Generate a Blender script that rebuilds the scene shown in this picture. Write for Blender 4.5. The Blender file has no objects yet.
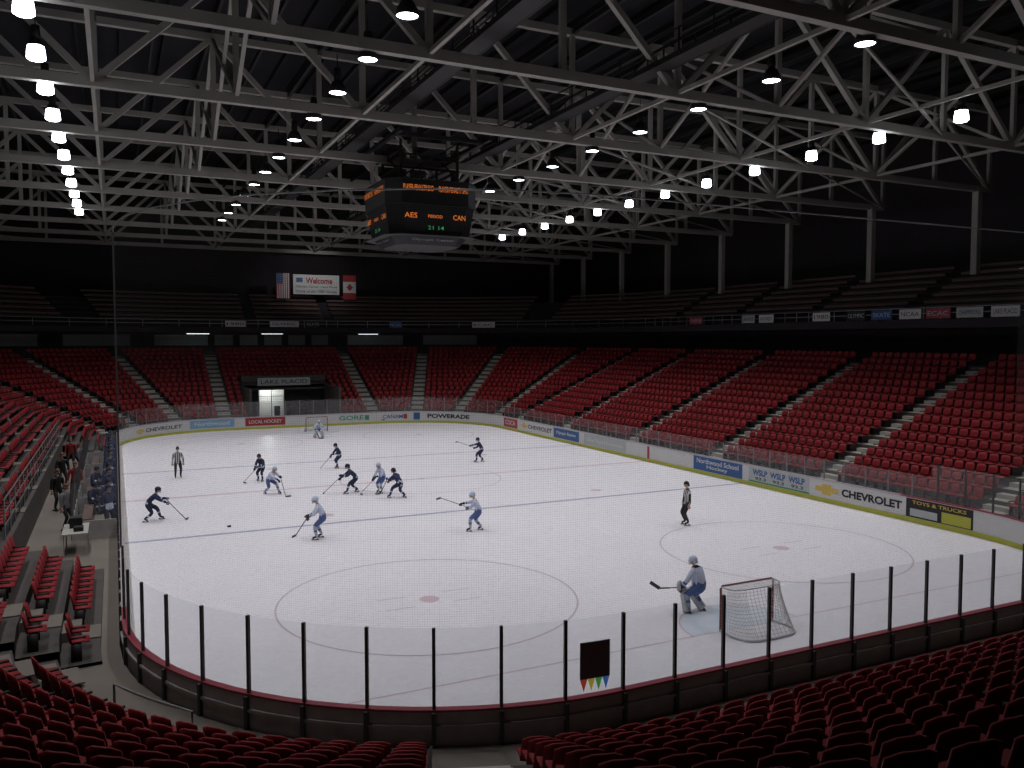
import bpy, math, random
import numpy as np
from mathutils import Vector, Matrix
CX,CY,CH,YAW,PIT,FPX=-15.3881,-43.629,7.8258,0.4496,0.0541,823.6
# ---------------- path ----------------
HW,HL,RC=15.25,30.5,8.5; AX,AY=HW-RC,HL-RC; Q=math.pi/2*RC; LT=4*AX+4*AY+4*Q
BRK=[0,AX,AX+Q,AX+Q+2*AY,AX+2*Q+2*AY,3*AX+2*Q+2*AY,3*AX+3*Q+2*AY,3*AX+3*Q+4*AY,3*AX+4*Q+4*AY,LT]
AR=RC*math.pi/180
def P(s,o=0):
    s=s%LT
    i=0
    while i<8 and s>=BRK[i+1]: i+=1
    a=s-BRK[i]; k=a/RC
    if i==0: return (a,HL+o,0,1,1)
    if i==1: n=(math.sin(k),math.cos(k)); c0=(AX,AY)
    elif i==2: return (HW+o,AY-a,1,0,1)
    elif i==3: n=(math.cos(k),-math.sin(k)); c0=(AX,-AY)
    elif i==4: return (AX-a,-HL-o,0,-1,1)
    elif i==5: n=(-math.sin(k),-math.cos(k)); c0=(-AX,-AY)
    elif i==6: return (-HW-o,-AY+a,-1,0,1)
    elif i==7: n=(-math.cos(k),math.sin(k)); c0=(-AX,AY)
    else: return (-AX+a,HL+o,0,1,1)
    return (c0[0]+(RC+o)*n[0],c0[1]+(RC+o)*n[1],n[0],n[1],(RC+o)/RC)
def samples(s0,s1,step=.8):
    pts={round(s0,4),round(s1,4)}
    for m in range(-2,3):
        for b in BRK:
            v=b+m*LT
            if s0<v<s1: pts.add(round(v,4))
    n=max(1,int((s1-s0)/step))
    for i in range(1,n): pts.add(round(s0+(s1-s0)*i/n,4))
    return sorted(pts)
class MB:
    def __init__(s): s.v=[];s.f=[];s.m=[]
    def add(s,vs,fs,mi=0):
        n=len(s.v); s.v+=[tuple(v) for v in vs]; s.f+=[tuple(i+n for i in f) for f in fs]; s.m+=[mi]*len(fs)
    def box(s,c0,sz,mi=0,M=None):
        x,y,z=[q/2 for q in sz]
        vs=[Vector((a*x,b*y,c*z)) for a in(-1,1) for b in(-1,1) for c in(-1,1)]
        if M is not None: vs=[M@v for v in vs]
        c0=Vector(c0); vs=[v+c0 for v in vs]
        s.add(vs,[(0,1,3,2),(4,6,7,5),(0,4,5,1),(2,3,7,6),(0,2,6,4),(1,5,7,3)],mi)
    def beam(s,a,b,w,h=None,mi=0,up=(0,0,1)):
        h=h or w; a=Vector(a); b=Vector(b); d=(b-a); l=d.length
        if l<1e-6: return
        d/=l; u=Vector(up)
        if abs(d.dot(u))>.98: u=Vector((0,1,0))
        x=d.cross(u).normalized(); z=x.cross(d)
        M=Matrix((x,d,z)).transposed()
        s.box((a+b)/2,(w,l,h),mi,M)
    def tube(s,pts,r,n=8,mi=0,cap=True,rs=None):
        pts=[Vector(p) for p in pts]; N=len(pts); vs=[]; 
        for i,p in enumerate(pts):
            d=(pts[min(i+1,N-1)]-pts[max(i-1,0)]).normalized()
            u=Vector((0,0,1)) if abs(d.z)<.95 else Vector((0,1,0))
            x=d.cross(u).normalized(); y=d.cross(x).normalized()
            rr=rs[i] if rs else r
            for j in range(n):
                t=2*math.pi*j/n; vs.append(p+x*math.cos(t)*rr+y*math.sin(t)*rr)
        fs=[(i*n+j,i*n+(j+1)%n,(i+1)*n+(j+1)%n,(i+1)*n+j) for i in range(N-1) for j in range(n)]
        if cap: fs+=[tuple(range(n-1,-1,-1)),tuple(range((N-1)*n,N*n))]
        s.add(vs,fs,mi)
    def lathe(s,prof,n=16,mi=0,c0=(0,0,0)):
        vs=[(c0[0]+r*math.cos(2*math.pi*j/n),c0[1]+r*math.sin(2*math.pi*j/n),c0[2]+z) for r,z in prof for j in range(n)]
        fs=[(i*n+j,i*n+(j+1)%n,(i+1)*n+(j+1)%n,(i+1)*n+j) for i in range(len(prof)-1) for j in range(n)]
        s.add(vs,fs,mi)
    def ball(s,c0,r,mi=0,nu=12,nv=8,v0=0,v1=1,M=None):
        vs=[];c0=Vector(c0)
        for i in range(nv+1):
            t=math.pi*(v0+(v1-v0)*i/nv)
            for j in range(nu):
                p=2*math.pi*j/nu
                q=Vector((r[0]*math.sin(t)*math.cos(p),r[1]*math.sin(t)*math.sin(p),r[2]*math.cos(t)))
                if M is not None: q=M@q
                vs.append(c0+q)
        fs=[(i*nu+j,(i+1)*nu+j,(i+1)*nu+(j+1)%nu,i*nu+(j+1)%nu) for i in range(nv) for j in range(nu)]
        s.add(vs,fs,mi)
    def sweep(s,prof,s0,s1,mi=0,step=.8,closed=False,caps=True):
        ss=samples(s0,s1,step); n=len(prof); vs=[]
        for q in ss:
            for o,z in prof:
                x,y,*_=P(q,o); vs.append((x,y,z))
        m=n if closed else n-1
        fs=[(i*n+j,i*n+(j+1)%n,(i+1)*n+(j+1)%n,(i+1)*n+j) for i in range(len(ss)-1) for j in range(m)]
        if closed and caps: fs+=[tuple(range(n)),tuple(range((len(ss)-1)*n,len(ss)*n))]
        s.add(vs,fs,mi)
    def obj(s,name,mats,smooth=False,parent=None,bev=0):
        me=bpy.data.meshes.new(name); me.from_pydata(s.v,[],s.f)
        for m in mats: me.materials.append(m)
        me.polygons.foreach_set('material_index',s.m)
        if smooth: me.polygons.foreach_set('use_smooth',[True]*len(s.f))
        me.update()
        ob=bpy.data.objects.new(name,me); bpy.context.scene.collection.objects.link(ob)
        if parent: ob.parent=parent
        if bev:
            b=ob.modifiers.new('bevel','BEVEL'); b.width=bev; b.segments=2; b.limit_method='ANGLE'
        return ob
def empty(name,loc=(0,0,0),rz=0):
    e=bpy.data.objects.new(name,None); e.location=loc; e.rotation_euler=(0,0,rz); e.empty_display_size=.3
    bpy.context.scene.collection.objects.link(e); return e
def mat(name,col,rough=.6,metal=0,var=.12,scale=3,emis=0,spec=.4,bump=0):
    m=bpy.data.materials.new(name); m.use_nodes=True; nt=m.node_tree; b=nt.nodes['Principled BSDF']
    b.inputs['Roughness'].default_value=rough; b.inputs['Metallic'].default_value=metal
    b.inputs['Specular IOR Level'].default_value=spec
    tc=nt.nodes.new('ShaderNodeTexCoord'); nz=nt.nodes.new('ShaderNodeTexNoise'); nz.inputs['Scale'].default_value=scale; nz.inputs['Detail'].default_value=5
    nt.links.new(tc.outputs['Object'],nz.inputs['Vector'])
    mx=nt.nodes.new('ShaderNodeMix'); mx.data_type='RGBA'
    mx.inputs['A'].default_value=(*[c*(1-var) for c in col],1); mx.inputs['B'].default_value=(*[min(1,c*(1+var)) for c in col],1)
    nt.links.new(nz.outputs['Fac'],mx.inputs['Factor']); nt.links.new(mx.outputs['Result'],b.inputs['Base Color'])
    if bump:
        bp=nt.nodes.new('ShaderNodeBump'); bp.inputs['Strength'].default_value=bump; nt.links.new(nz.outputs['Fac'],bp.inputs['Height']); nt.links.new(bp.outputs['Normal'],b.inputs['Normal'])
    if emis:
        b.inputs['Emission Color'].default_value=(*col,1); b.inputs['Emission Strength'].default_value=emis
    return m
M={}
M['ice']=mat('ice',(.84,.81,.855),.42,var=.04,scale=.3,spec=.2)
# skate scuffs: stretched noise multiplied in
nt=M['ice'].node_tree; bs=nt.nodes['Principled BSDF']; lk=bs.inputs['Base Color'].links[0].from_socket
tc=nt.nodes.new('ShaderNodeTexCoord'); wv=nt.nodes.new('ShaderNodeTexNoise'); wv.inputs['Scale'].default_value=2.2; wv.inputs['Detail'].default_value=9; wv.inputs['Roughness'].default_value=.75; wv.inputs['Distortion'].default_value=2.5
nt.links.new(tc.outputs['Object'],wv.inputs['Vector']); rp=nt.nodes.new('ShaderNodeMapRange'); rp.inputs['From Min'].default_value=.35; rp.inputs['From Max'].default_value=.65; rp.inputs['To Min'].default_value=.92; rp.inputs['To Max'].default_value=1.03
nt.links.new(wv.outputs['Fac'],rp.inputs['Value']); mm=nt.nodes.new('ShaderNodeVectorMath'); mm.operation='SCALE'; nt.links.new(lk,mm.inputs[0]); nt.links.new(rp.outputs[0],mm.inputs['Scale']); nt.links.new(mm.outputs[0],bs.inputs['Base Color'])
M['white']=mat('board_white',(.58,.58,.57),.4,var=.06)
M['yellow']=mat('kick_yellow',(.45,.45,.06),.5,var=.08)
M['caprail']=mat('cap_red',(.3,.05,.07),.4)
M['capgray']=mat('cap_gray',(.42,.38,.40),.4)
M['boardback']=mat('board_back',(.36,.34,.33),.7,var=.25)
M['post']=mat('post_dark',(.06,.06,.06),.5)
M['seat']=mat('seat_red',(.25,.020,.025),.55,var=.25,scale=.5,spec=.2)
M['seatmetal']=mat('seat_metal',(.03,.027,.027),.5,metal=.3)
M['concrete']=mat('concrete',(.075,.065,.06),.85,var=.25,scale=1.2,bump=.1)
M['step']=mat('step_concrete',(.40,.38,.34),.8,var=.2,scale=2)
M['floor']=mat('floor_concrete',(.18,.155,.13),.8,var=.2,scale=.8,bump=.1)
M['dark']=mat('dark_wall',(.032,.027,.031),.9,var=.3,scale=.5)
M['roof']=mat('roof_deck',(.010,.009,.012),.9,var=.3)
M['steel']=mat('truss_steel',(.35,.335,.30),.6,var=.2,scale=.7)
M['darksteel']=mat('dark_steel',(.03,.029,.028),.6,metal=.2)
M['bench']=mat('bleacher_wood',(.12,.07,.062),.7,var=.3)
M['rail']=mat('rail_steel',(.25,.25,.25),.4,metal=.5)
M['black']=mat('black',(.012,.012,.013),.5)
M['blue']=mat('blue_ad',(.03,.10,.27),.5)
M['ltblue']=mat('lightblue_ad',(.2,.36,.52),.5)
M['red']=mat('red_ad',(.36,.03,.03),.5)
M['gold']=mat('gold_ad',(.6,.42,.08),.4)
M['green']=mat('green_ad',(.05,.26,.14),.5)
M['grayad']=mat('gray_ad',(.42,.45,.45),.5)
M['lampglow']=mat('lamp_glow',(.9,.95,1),.3,var=0,emis=14)
M['lampglass']=mat('lamp_glass',(.85,.92,1),.3,var=0,emis=12)
M['fluor']=mat('fluorescent',(.85,.95,.95),.3,var=0,emis=2)
M['amber']=mat('amber_led',(1,.25,.04),.4,var=0,emis=.4)
M['ledgreen']=mat('green_led',(.1,.8,.3),.4,var=0,emis=.15)
M['lineblue']=mat('line_blue',(.40,.42,.55),.4,var=.1); M['linered']=mat('line_red',(.66,.50,.56),.4,var=.1)
M['linecirc']=mat('line_circle',(.60,.50,.56),.4,var=.05)
M['crease']=mat('crease',(.66,.71,.79),.4)
M['net']=mat('net_cord',(.6,.58,.56),.8); M['goalred']=mat('goal_red',(.2,.06,.05),.4)
M['navy']=mat('jersey_navy',(.02,.03,.08),.8); M['jwhite']=mat('jersey_white',(.55,.6,.74),.8)
M['sky']=mat('stripe_blue',(.08,.13,.30),.8); M['pants']=mat('hockey_pants',(.02,.025,.05),.8)
M['sock']=mat('sock',(.4,.44,.52),.8); M['skin']=mat('skin',(.5,.3,.22),.6); M['skate']=mat('skate_black',(.015,.015,.015),.5)
M['pad']=mat('goalie_pad',(.5,.52,.56),.6); M['stick']=mat('stick',(.1,.08,.07),.5)
M['coatr']=mat('coat_red',(.25,.03,.03),.8); M['coatg']=mat('coat_gray',(.16,.16,.17),.8)
def stripes():
    m=mat('referee_stripes',(.6,.6,.6),.8); nt=m.node_tree; b=nt.nodes['Principled BSDF']
    tc=nt.nodes.new('ShaderNodeTexCoord'); sp=nt.nodes.new('ShaderNodeSeparateXYZ'); nt.links.new(tc.outputs['Object'],sp.inputs[0])
    a=nt.nodes.new('ShaderNodeMath'); a.operation='MULTIPLY'; a.inputs[1].default_value=58; nt.links.new(sp.outputs['X'],a.inputs[0])
    s=nt.nodes.new('ShaderNodeMath'); s.operation='SINE'; nt.links.new(a.outputs[0],s.inputs[0])
    g=nt.nodes.new('ShaderNodeMath'); g.operation='GREATER_THAN'; g.inputs[1].default_value=0; nt.links.new(s.outputs[0],g.inputs[0])
    mx=nt.nodes.new('ShaderNodeMix'); mx.data_type='RGBA'; mx.inputs['A'].default_value=(.6,.6,.6,1); mx.inputs['B'].default_value=(.02,.02,.02,1)
    nt.links.new(g.outputs[0],mx.inputs['Factor']); nt.links.new(mx.outputs['Result'],b.inputs['Base Color']); return m
M['stripes']=stripes()
def glassmat():
    m=bpy.data.materials.new('rink_glass'); m.use_nodes=True; nt=m.node_tree; nt.nodes.clear()
    o=nt.nodes.new('ShaderNodeOutputMaterial'); t=nt.nodes.new('ShaderNodeBsdfTransparent'); t.inputs[0].default_value=(.92,.94,.94,1)
    g=nt.nodes.new('ShaderNodeBsdfGlossy'); g.inputs['Roughness'].default_value=.05; d=nt.nodes.new('ShaderNodeBsdfDiffuse'); d.inputs[0].default_value=(.7,.7,.7,1)
    m1=nt.nodes.new('ShaderNodeMixShader'); m1.inputs[0].default_value=.05; m2=nt.nodes.new('ShaderNodeMixShader'); m2.inputs[0].default_value=.05
    nt.links.new(t.outputs[0],m1.inputs[1]); nt.links.new(g.outputs[0],m1.inputs[2]); nt.links.new(m1.outputs[0],m2.inputs[1]); nt.links.new(d.outputs[0],m2.inputs[2]); nt.links.new(m2.outputs[0],o.inputs[0]); return m
M['glass']=glassmat()
def netmat(cell,th):
    m=bpy.data.materials.new('protective_net'); m.use_nodes=True; nt=m.node_tree; nt.nodes.clear(); N=nt.nodes.new; L=nt.links.new
    o=N('ShaderNodeOutputMaterial'); t=N('ShaderNodeBsdfTransparent'); d=N('ShaderNodeBsdfDiffuse'); d.inputs[0].default_value=(.12,.12,.12,1)
    uv=N('ShaderNodeUVMap'); uv.uv_map='UVMap'; sp=N('ShaderNodeSeparateXYZ'); L(uv.outputs[0],sp.inputs[0]); outs=[]
    for ax in('X','Y'):
        a=N('ShaderNodeMath'); a.operation='DIVIDE'; a.inputs[1].default_value=cell; L(sp.outputs[ax],a.inputs[0])
        f=N('ShaderNodeMath'); f.operation='FRACT'; L(a.outputs[0],f.inputs[0])
        g=N('ShaderNodeMath'); g.operation='LESS_THAN'; g.inputs[1].default_value=th/cell; L(f.outputs[0],g.inputs[0]); outs.append(g)
    mx=N('ShaderNodeMath'); mx.operation='MAXIMUM'; L(outs[0].outputs[0],mx.inputs[0]); L(outs[1].outputs[0],mx.inputs[1])
    x=N('ShaderNodeMixShader'); L(mx.outputs[0],x.inputs[0]); L(t.outputs[0],x.inputs[1]); L(d.outputs[0],x.inputs[2]); L(x.outputs[0],o.inputs[0]); return m
def transl(name,col):
    m=bpy.data.materials.new(name); m.use_nodes=True; nt=m.node_tree; nt.nodes.clear()
    o=nt.nodes.new('ShaderNodeOutputMaterial'); t=nt.nodes.new('ShaderNodeBsdfTranslucent'); d=nt.nodes.new('ShaderNodeBsdfDiffuse'); x=nt.nodes.new('ShaderNodeMixShader'); x.inputs[0].default_value=.3
    t.inputs[0].default_value=(*col,1); d.inputs[0].default_value=(*col,1); nt.links.new(t.outputs[0],x.inputs[1]); nt.links.new(d.outputs[0],x.inputs[2]); nt.links.new(x.outputs[0],o.inputs[0]); return m
# ---------------- shell ----------------
b=MB(); b.box((0,0,-.15),(90,130,.2)); b.obj('floor',[M['floor']])
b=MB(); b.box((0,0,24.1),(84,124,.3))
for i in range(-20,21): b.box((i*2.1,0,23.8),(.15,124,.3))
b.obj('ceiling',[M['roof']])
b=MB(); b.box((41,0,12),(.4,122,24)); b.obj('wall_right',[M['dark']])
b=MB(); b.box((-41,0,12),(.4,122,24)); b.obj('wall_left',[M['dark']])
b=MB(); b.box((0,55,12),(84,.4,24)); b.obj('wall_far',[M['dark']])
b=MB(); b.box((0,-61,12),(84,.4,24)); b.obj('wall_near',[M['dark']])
# ice
b=MB(); ss=samples(0,LT,.5)[:-1]
vs=[(P(s)[0],P(s)[1],0.0) for s in ss]; b.add(vs,[tuple(range(len(vs)-1,-1,-1))]); ice=b.obj('ice_rink',[M['ice']])
mk=MB()
def rect(x0,x1,y0,y1,mi,z=.004): mk.add([(x0,y0,z),(x1,y0,z),(x1,y1,z),(x0,y1,z)],[(0,1,2,3)],mi)
def ring(cx,cy,r,w,mi,a0=0,a1=2*math.pi,z=.005,n=64):
    vs=[];
    for i in range(n+1):
        a=a0+(a1-a0)*i/n
        for q in(r-w,r): vs.append((cx+q*math.cos(a),cy+q*math.sin(a),z))
    mk.add(vs,[(2*i,2*i+1,2*i+3,2*i+2) for i in range(n)],mi)
rect(-15.2,15.2,-9.12,-8.88,0); rect(-15.2,15.2,8.88,9.12,0); rect(-15.2,15.2,-.13,.13,1)
for sg in(-1,1):
    rect(-14.3,14.3,sg*26.5-.025,sg*26.5+.025,1)
    for sx in(-7,7):
        ring(sx,sg*20.5,4.5,.06,2); ring(sx,sg*20.5,.3,.3,1); ring(sx,sg*7.3,.3,.3,1)
        for qx in(-1,1):
            for qy in(-1,1): rect(sx+qx*.6,sx+qx*1.5,sg*20.5+qy*.5-.025,sg*20.5+qy*.5+.025,2)
    a0=0 if sg<0 else math.pi
    ring(0,sg*26.5,1.8,1.8,3,a0,a0+math.pi,.0045); ring(0,sg*26.5,1.83,.05,1,a0,a0+math.pi,.006)
ring(0,0,4.5,.06,2); ring(0,0,.2,.2,0)
mk.obj('ice_markings',[M['lineblue'],M['linered'],M['linecirc'],M['crease']],parent=ice)
# boards
BH=1.1
bd=empty('rink_boards')
b=MB(); b.sweep([(0,0),(0,BH-.04),(.03,BH-.04),(.03,0)],0,LT,0,step=.6,closed=True,caps=False)
b.sweep([(-.02,0),(-.02,.2),(0,.2),(0,0)],0,LT,1,step=.6,closed=True,caps=False)
cp=[(-.03,BH-.04),(-.03,BH),(.13,BH),(.13,BH-.04)]
b.sweep(cp,BRK[3]-3,BRK[6]+1,2,step=.6,closed=True,caps=False); b.sweep(cp,BRK[6]+1-LT,BRK[3]-3,5,step=.6,closed=True,caps=False)
b.sweep([(.08,0),(.08,BH-.04),(.12,BH-.04),(.12,0)],0,LT,3,step=.6,closed=True,caps=False)
NP=int(LT/1.22); PS=[LT*(i+.5)/NP for i in range(NP)]
for s in PS:
    x,y,nx,ny,_=P(s,.15); an=math.atan2(ny,nx); b.box((x,y,BH/2-.02),(.08,.07,BH-.04),4,Matrix.Rotation(an,3,'Z'))
b.sweep([(.12,.76),(.12,.82),(.17,.82),(.17,.76)],0,LT,3,step=.8,closed=True,caps=False)
b.obj('dasher',[M['white'],M['yellow'],M['caprail'],M['boardback'],M['post'],M['capgray']],parent=bd)
SN0,SN1=BRK[3]-1.5,BRK[6]+1.5
g=MB(); p=MB()
def glassrun(s0,s1,h,mi=0):
    g.sweep([(.06,BH),(.06,BH+h)],s0,s1,0,step=.6)
    for s in PS:
        if s0<=s<=s1 or s0<=s-LT<=s1:
            x,y,nx,ny,_=P(s,.07); an=math.atan2(ny,nx); p.box((x,y,BH+h/2),(.06,.06 if mi==0 else .035,h),mi,Matrix.Rotation(an,3,'Z'))
glassrun(SN0,SN1,1.5); glassrun(BRK[7]-LT-2,BRK[2]+2,1.3,1); glassrun(BRK[2]+2,SN0,.95,1)
g.obj('glass_panels',[M['glass']],parent=bd); p.obj('glass_posts',[M['post'],M['rail']],parent=bd)
# protective net above the near glass
ss=samples(BRK[3]+2,BRK[6]+1,.6); vs=[];uvs=[]
for q in ss:
    for z in(BH+1.52,10.45):
        x,y,*_=P(q,.1); vs.append((x,y,z)); uvs.append((q,z))
fs=[(2*i,2*i+2,2*i+3,2*i+1) for i in range(len(ss)-1)]
me=bpy.data.meshes.new('net'); me.from_pydata(vs,[],fs); ul=me.uv_layers.new(name='UVMap')
for lp in me.loops: ul.data[lp.index].uv=uvs[lp.vertex_index]
me.materials.append(netmat(.044,.0016)); ob=bpy.data.objects.new('protective_net_mesh',me); bpy.context.scene.collection.objects.link(ob); ob.parent=bd
# ads on boards
ad=MB(); ADM=['blue','ltblue','red','gold','green','grayad','black','white','yellow']; ADI={k:i for i,k in enumerate(ADM)}
def panel(s0,s1,z0,z1,m,o=-.006,smooth=None): ad.sweep([(o,z0),(o,z1)],s0,s1,ADI[m],step=.5)
def textmesh(t,bold=0.0):
    cu=bpy.data.curves.new('t','FONT'); cu.body=t; cu.offset=bold; cu.resolution_u=3; ob=bpy.data.objects.new('t',cu); bpy.context.scene.collection.objects.link(ob)
    dg=bpy.context.evaluated_depsgraph_get(); me=ob.evaluated_get(dg).to_mesh()
    vs=[tuple(v.co) for v in me.vertices]; fs=[tuple(q.vertices) for q in me.polygons]; ob.evaluated_get(dg).to_mesh_clear()
    bpy.data.objects.remove(ob); 
    if not vs: return [],[]
    a=np.array(vs); mn=a.min(0); mx=a.max(0); a[:,0]=(a[:,0]-mn[0])/(mx[0]-mn[0]); a[:,1]=(a[:,1]-mn[1])/(mx[1]-mn[1]); return a.tolist(),fs
def btext(t,s0,s1,z0,z1,m,o=-.012,bold=.02):
    vs,fs=textmesh(t,bold); out=[]
    for x,y,z in vs:
        q=P(s0+(s1-s0)*x,o); out.append((q[0],q[1],z0+(z1-z0)*y))
    ad.add(out,fs,ADI[m])
def yS(y): return BRK[2]+(AY-y)
def bowtie(s0,s1,zc,h):
    w=(s1-s0); c=(s0+s1)/2
    panel(s0,s1,zc-h*.22,zc+h*.22,'gold',-.012); panel(c-w*.2,c+w*.2,zc-h/2,zc+h/2,'gold',-.013)
btext('GORE',2.9,5.2,.45,.85,'green'); panel(5.3,5.7,.4,.85,'green')
btext('CANAM',7.0,8.9,.45,.8,'blue'); panel(8.95,9.3,.4,.85,'red'); panel(6.9,7.2,.3,.4,'red'); panel(9.9,10.5,.3,.95,'blue')
btext('POWERADE',11.2,15.5,.45,.85,'black',bold=.04)
panel(-5.3,-1.9,.3,1.0,'red'); btext('LOCAL HOCKEY',-5,-2.2,.5,.8,'white')
panel(-9.9,-6.2,.3,.98,'ltblue'); btext('Northwood',-9.5,-6.6,.5,.85,'white'); bowtie(-15.4,-14.4,.62,.4); btext('CHEVROLET',-14.2,-10.6,.48,.78,'black')
panel(yS(21.5),yS(18.8),.25,1.0,'red'); btext('COCA',yS(21.2),yS(19.2),.45,.85,'white')
bowtie(yS(18),yS(17),.65,.45); btext('CHEVROLET',yS(16.8),yS(12.7),.48,.82,'black')
panel(yS(12.4),yS(8.5),.25,1.0,'blue'); btext('Olympic Region',yS(12),yS(9),.5,.8,'white')
panel(yS(7.8),yS(2.3),.25,1.0,'grayad'); btext('Lake Placid Insurance',yS(7.4),yS(2.7),.5,.75,'white')
panel(yS(-1.0),yS(-4.6),.25,1.0,'white')
panel(yS(-.1),yS(-.35),.05,1.0,'red')
panel(yS(-4.8),yS(-9),.22,1.02,'blue'); btext('Northwood School',yS(-5.1),yS(-8.7),.64,.92,'white'); btext('Hockey',yS(-6),yS(-7.8),.32,.58,'white')
panel(yS(-9.5),yS(-13.8),.22,1.02,'grayad'); panel(yS(-9.5),yS(-13.8),.22,.3,'green',-.009)
for i in range(3): btext('WSLP',yS(-9.8-i*1.3),yS(-10.9-i*1.3),.6,.92,'blue',bold=.04); btext('93.3',yS(-10-i*1.3),yS(-10.8-i*1.3),.36,.52,'black')
bowtie(yS(-14.2),yS(-15.6),.62,.5); btext('CHEVROLET',yS(-15.8),yS(-19.1),.45,.82,'black',bold=.04)
panel(yS(-19.3),yS(-22.4),.22,1.02,'black'); panel(yS(-21),yS(-22.3),.25,.7,'yellow',-.009); panel(yS(-19.5),yS(-20.8),.28,.6,'grayad',-.009); btext('TOYS & TRUCKS',yS(-19.6),yS(-22.1),.8,.95,'gold')
ad.obj('board_advertisements',[M[k] for k in ADM],parent=bd)
# sign on glass
sg=MB(); sc=BRK[5]+.6
def flat(s0,s1,z0,z1,mi,o): sg.sweep([(o,z0),(o+.015,z0),(o+.015,z1),(o,z1)],s0,s1,mi,step=.3,closed=True)
flat(sc-.31,sc+.31,1.45,2.15,0,.11)
for i,mi in enumerate([1,2,3,4]):
    c0=sc+.232-i*.155; vs=[]
    for ds,z in((.077,1.45),(-.077,1.45),(0,1.2)):
        q=P(c0+ds,.115); vs.append((q[0],q[1],z))
    sg.add(vs,[(0,1,2)],mi)
sg.obj('glass_sign',[M['coatg'],transl('tri_red',(.8,.1,.05)),transl('tri_yellow',(.9,.75,.1)),transl('tri_green',(.15,.6,.15)),transl('tri_blue',(.1,.3,.8))],parent=bd)
# ---------------- grandstand ----------------
RD,RH,Z0=.85,.39,.72
ZL=.5
def zk(k,z0=Z0): return z0+RH*k
def prof(k0,k1,o0,back=0,zs=0,z0=Z0):
    pr=[(o0+RD*k0-.45,zs)]
    for k in range(k0,k1+1):
        pr+=[(o0+RD*k-.45,zk(k,z0)),(o0+RD*(k+1)-.45,zk(k,z0))]
    pr.append((o0+RD*(k1+1)-.45+back,zk(k1,z0))); return pr
OB,OL=1.95,1.05
PX0,PX1=-4.6,3.4
st=MB()
S_FL=-(LT-BRK[7])
st.sweep(prof(0,14,OB,5),S_FL,PX0,0); st.sweep(prof(0,14,OB,5),PX1,BRK[3]+6,0)
st.sweep(prof(7,14,OB,5,zs=zk(7)-.3),PX0,PX1,0)
st.sweep(prof(0,9,OB,7),BRK[3]+6,BRK[6]-.9,0)
st.sweep(prof(0,14,OL,3,z0=ZL),BRK[6]-.9,BRK[6]+7.5,0); st.sweep(prof(3,14,OL,3,z0=ZL),BRK[6]+7.5,BRK[7]-8,0); st.sweep(prof(0,14,OL,3,z0=ZL),BRK[7]-8,BRK[7],0)
z7=zk(7); o7=OB+RD*7-.45
st.sweep([(o7,z7-.5),(o7,z7+.9),(o7+.2,z7+.9),(o7+.2,z7-.5)],PX0,PX1,0,closed=True)
for sx in (PX0,PX1): st.box((sx,HL+1.5+(o7-1.5)/2,1.7),(.2,o7-1.5,3.4),0)
# raised walkway behind the boards
FW=.42
st.sweep([(.17,0),(.17,FW),(1.5,FW)],PX1,BRK[6]-.9,1,step=.8); st.sweep([(.17,0),(.17,FW),(1.5,FW)],S_FL,PX0,1,step=.8)
st.sweep([(.17,0),(.17,FW),(.6,FW)],BRK[6]-.9,BRK[6]+7.5,1); st.sweep([(.17,0),(.17,FW),(3.15,FW)],BRK[6]+7.5,BRK[7]-8,1); st.sweep([(.17,0),(.17,FW),(.6,FW)],BRK[7]-8,BRK[7],1)
OU=15.6
st.sweep([(20.2,zk(14)),(20.2,8.5)],BRK[6]+12-LT,BRK[3]+4,0)
s=-16
while s<12:
    st.sweep([(20.1,7.2),(20.1,8.3)],s,s+1.9,2,step=.8); s+=2.6
st.obj('grandstand',[M['concrete'],M['floor'],M['grayad']])
up=MB()
def upper(s0,s1):
    up.sweep([(OU,8.55),(OU,9.1),(OU+.15,9.1),(OU+.15,9.05)],s0,s1,0)
    pr=[(OU,8.55),(24,8.55)]; up.sweep(pr,s0,s1,0)
    pr=[]
    for k in range(7): pr+=[(OU+.9*k,9.05+.5*k),(OU+.9*(k+1),9.05+.5*k)]
    up.sweep(pr,s0,s1,0)
    for k in range(1,7):
        o=OU+.9*k+.3; z=9.05+.5*k; a=s0
        while a<s1:
            e=min(a+7.2,s1)
            up.sweep([(o,z+.40),(o+.3,z+.40),(o+.3,z+.45),(o,z+.45)],a,e,1,closed=True,step=2)
            up.sweep([(o+.35,z+.6),(o+.4,z+.6),(o+.4,z+.8),(o+.35,z+.8)],a,e,1,closed=True,step=2); a+=8.4
    for z in(9.45,9.8): up.sweep([(OU,z),(OU+.05,z),(OU+.05,z+.05),(OU,z+.05)],s0,s1,2,closed=True,step=1.5)
    s=s0
    while s<s1:
        q=P(s,OU+.03); up.box((q[0],q[1],9.4),(.05,.05,.9),2); s+=1.2
upper(BRK[6]+12-LT,BRK[3]+4)
up.obj('upper_bleachers',[M['dark'],M['bench'],M['rail']])
for sx in(-14,-7,0,8):
    q=P(sx,17.3)
    t=MB(); t.box((0,0,0),(2.4,.25,.08),0); t.box((0,0,-.06),(2.2,.12,.05),1); ob=t.obj('fluorescent_fixture',[M['white'],M['fluor']]); ob.location=(q[0],q[1],8.47); ob.rotation_euler=(0,0,math.atan2(q[3],q[2])-math.pi/2)
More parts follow.
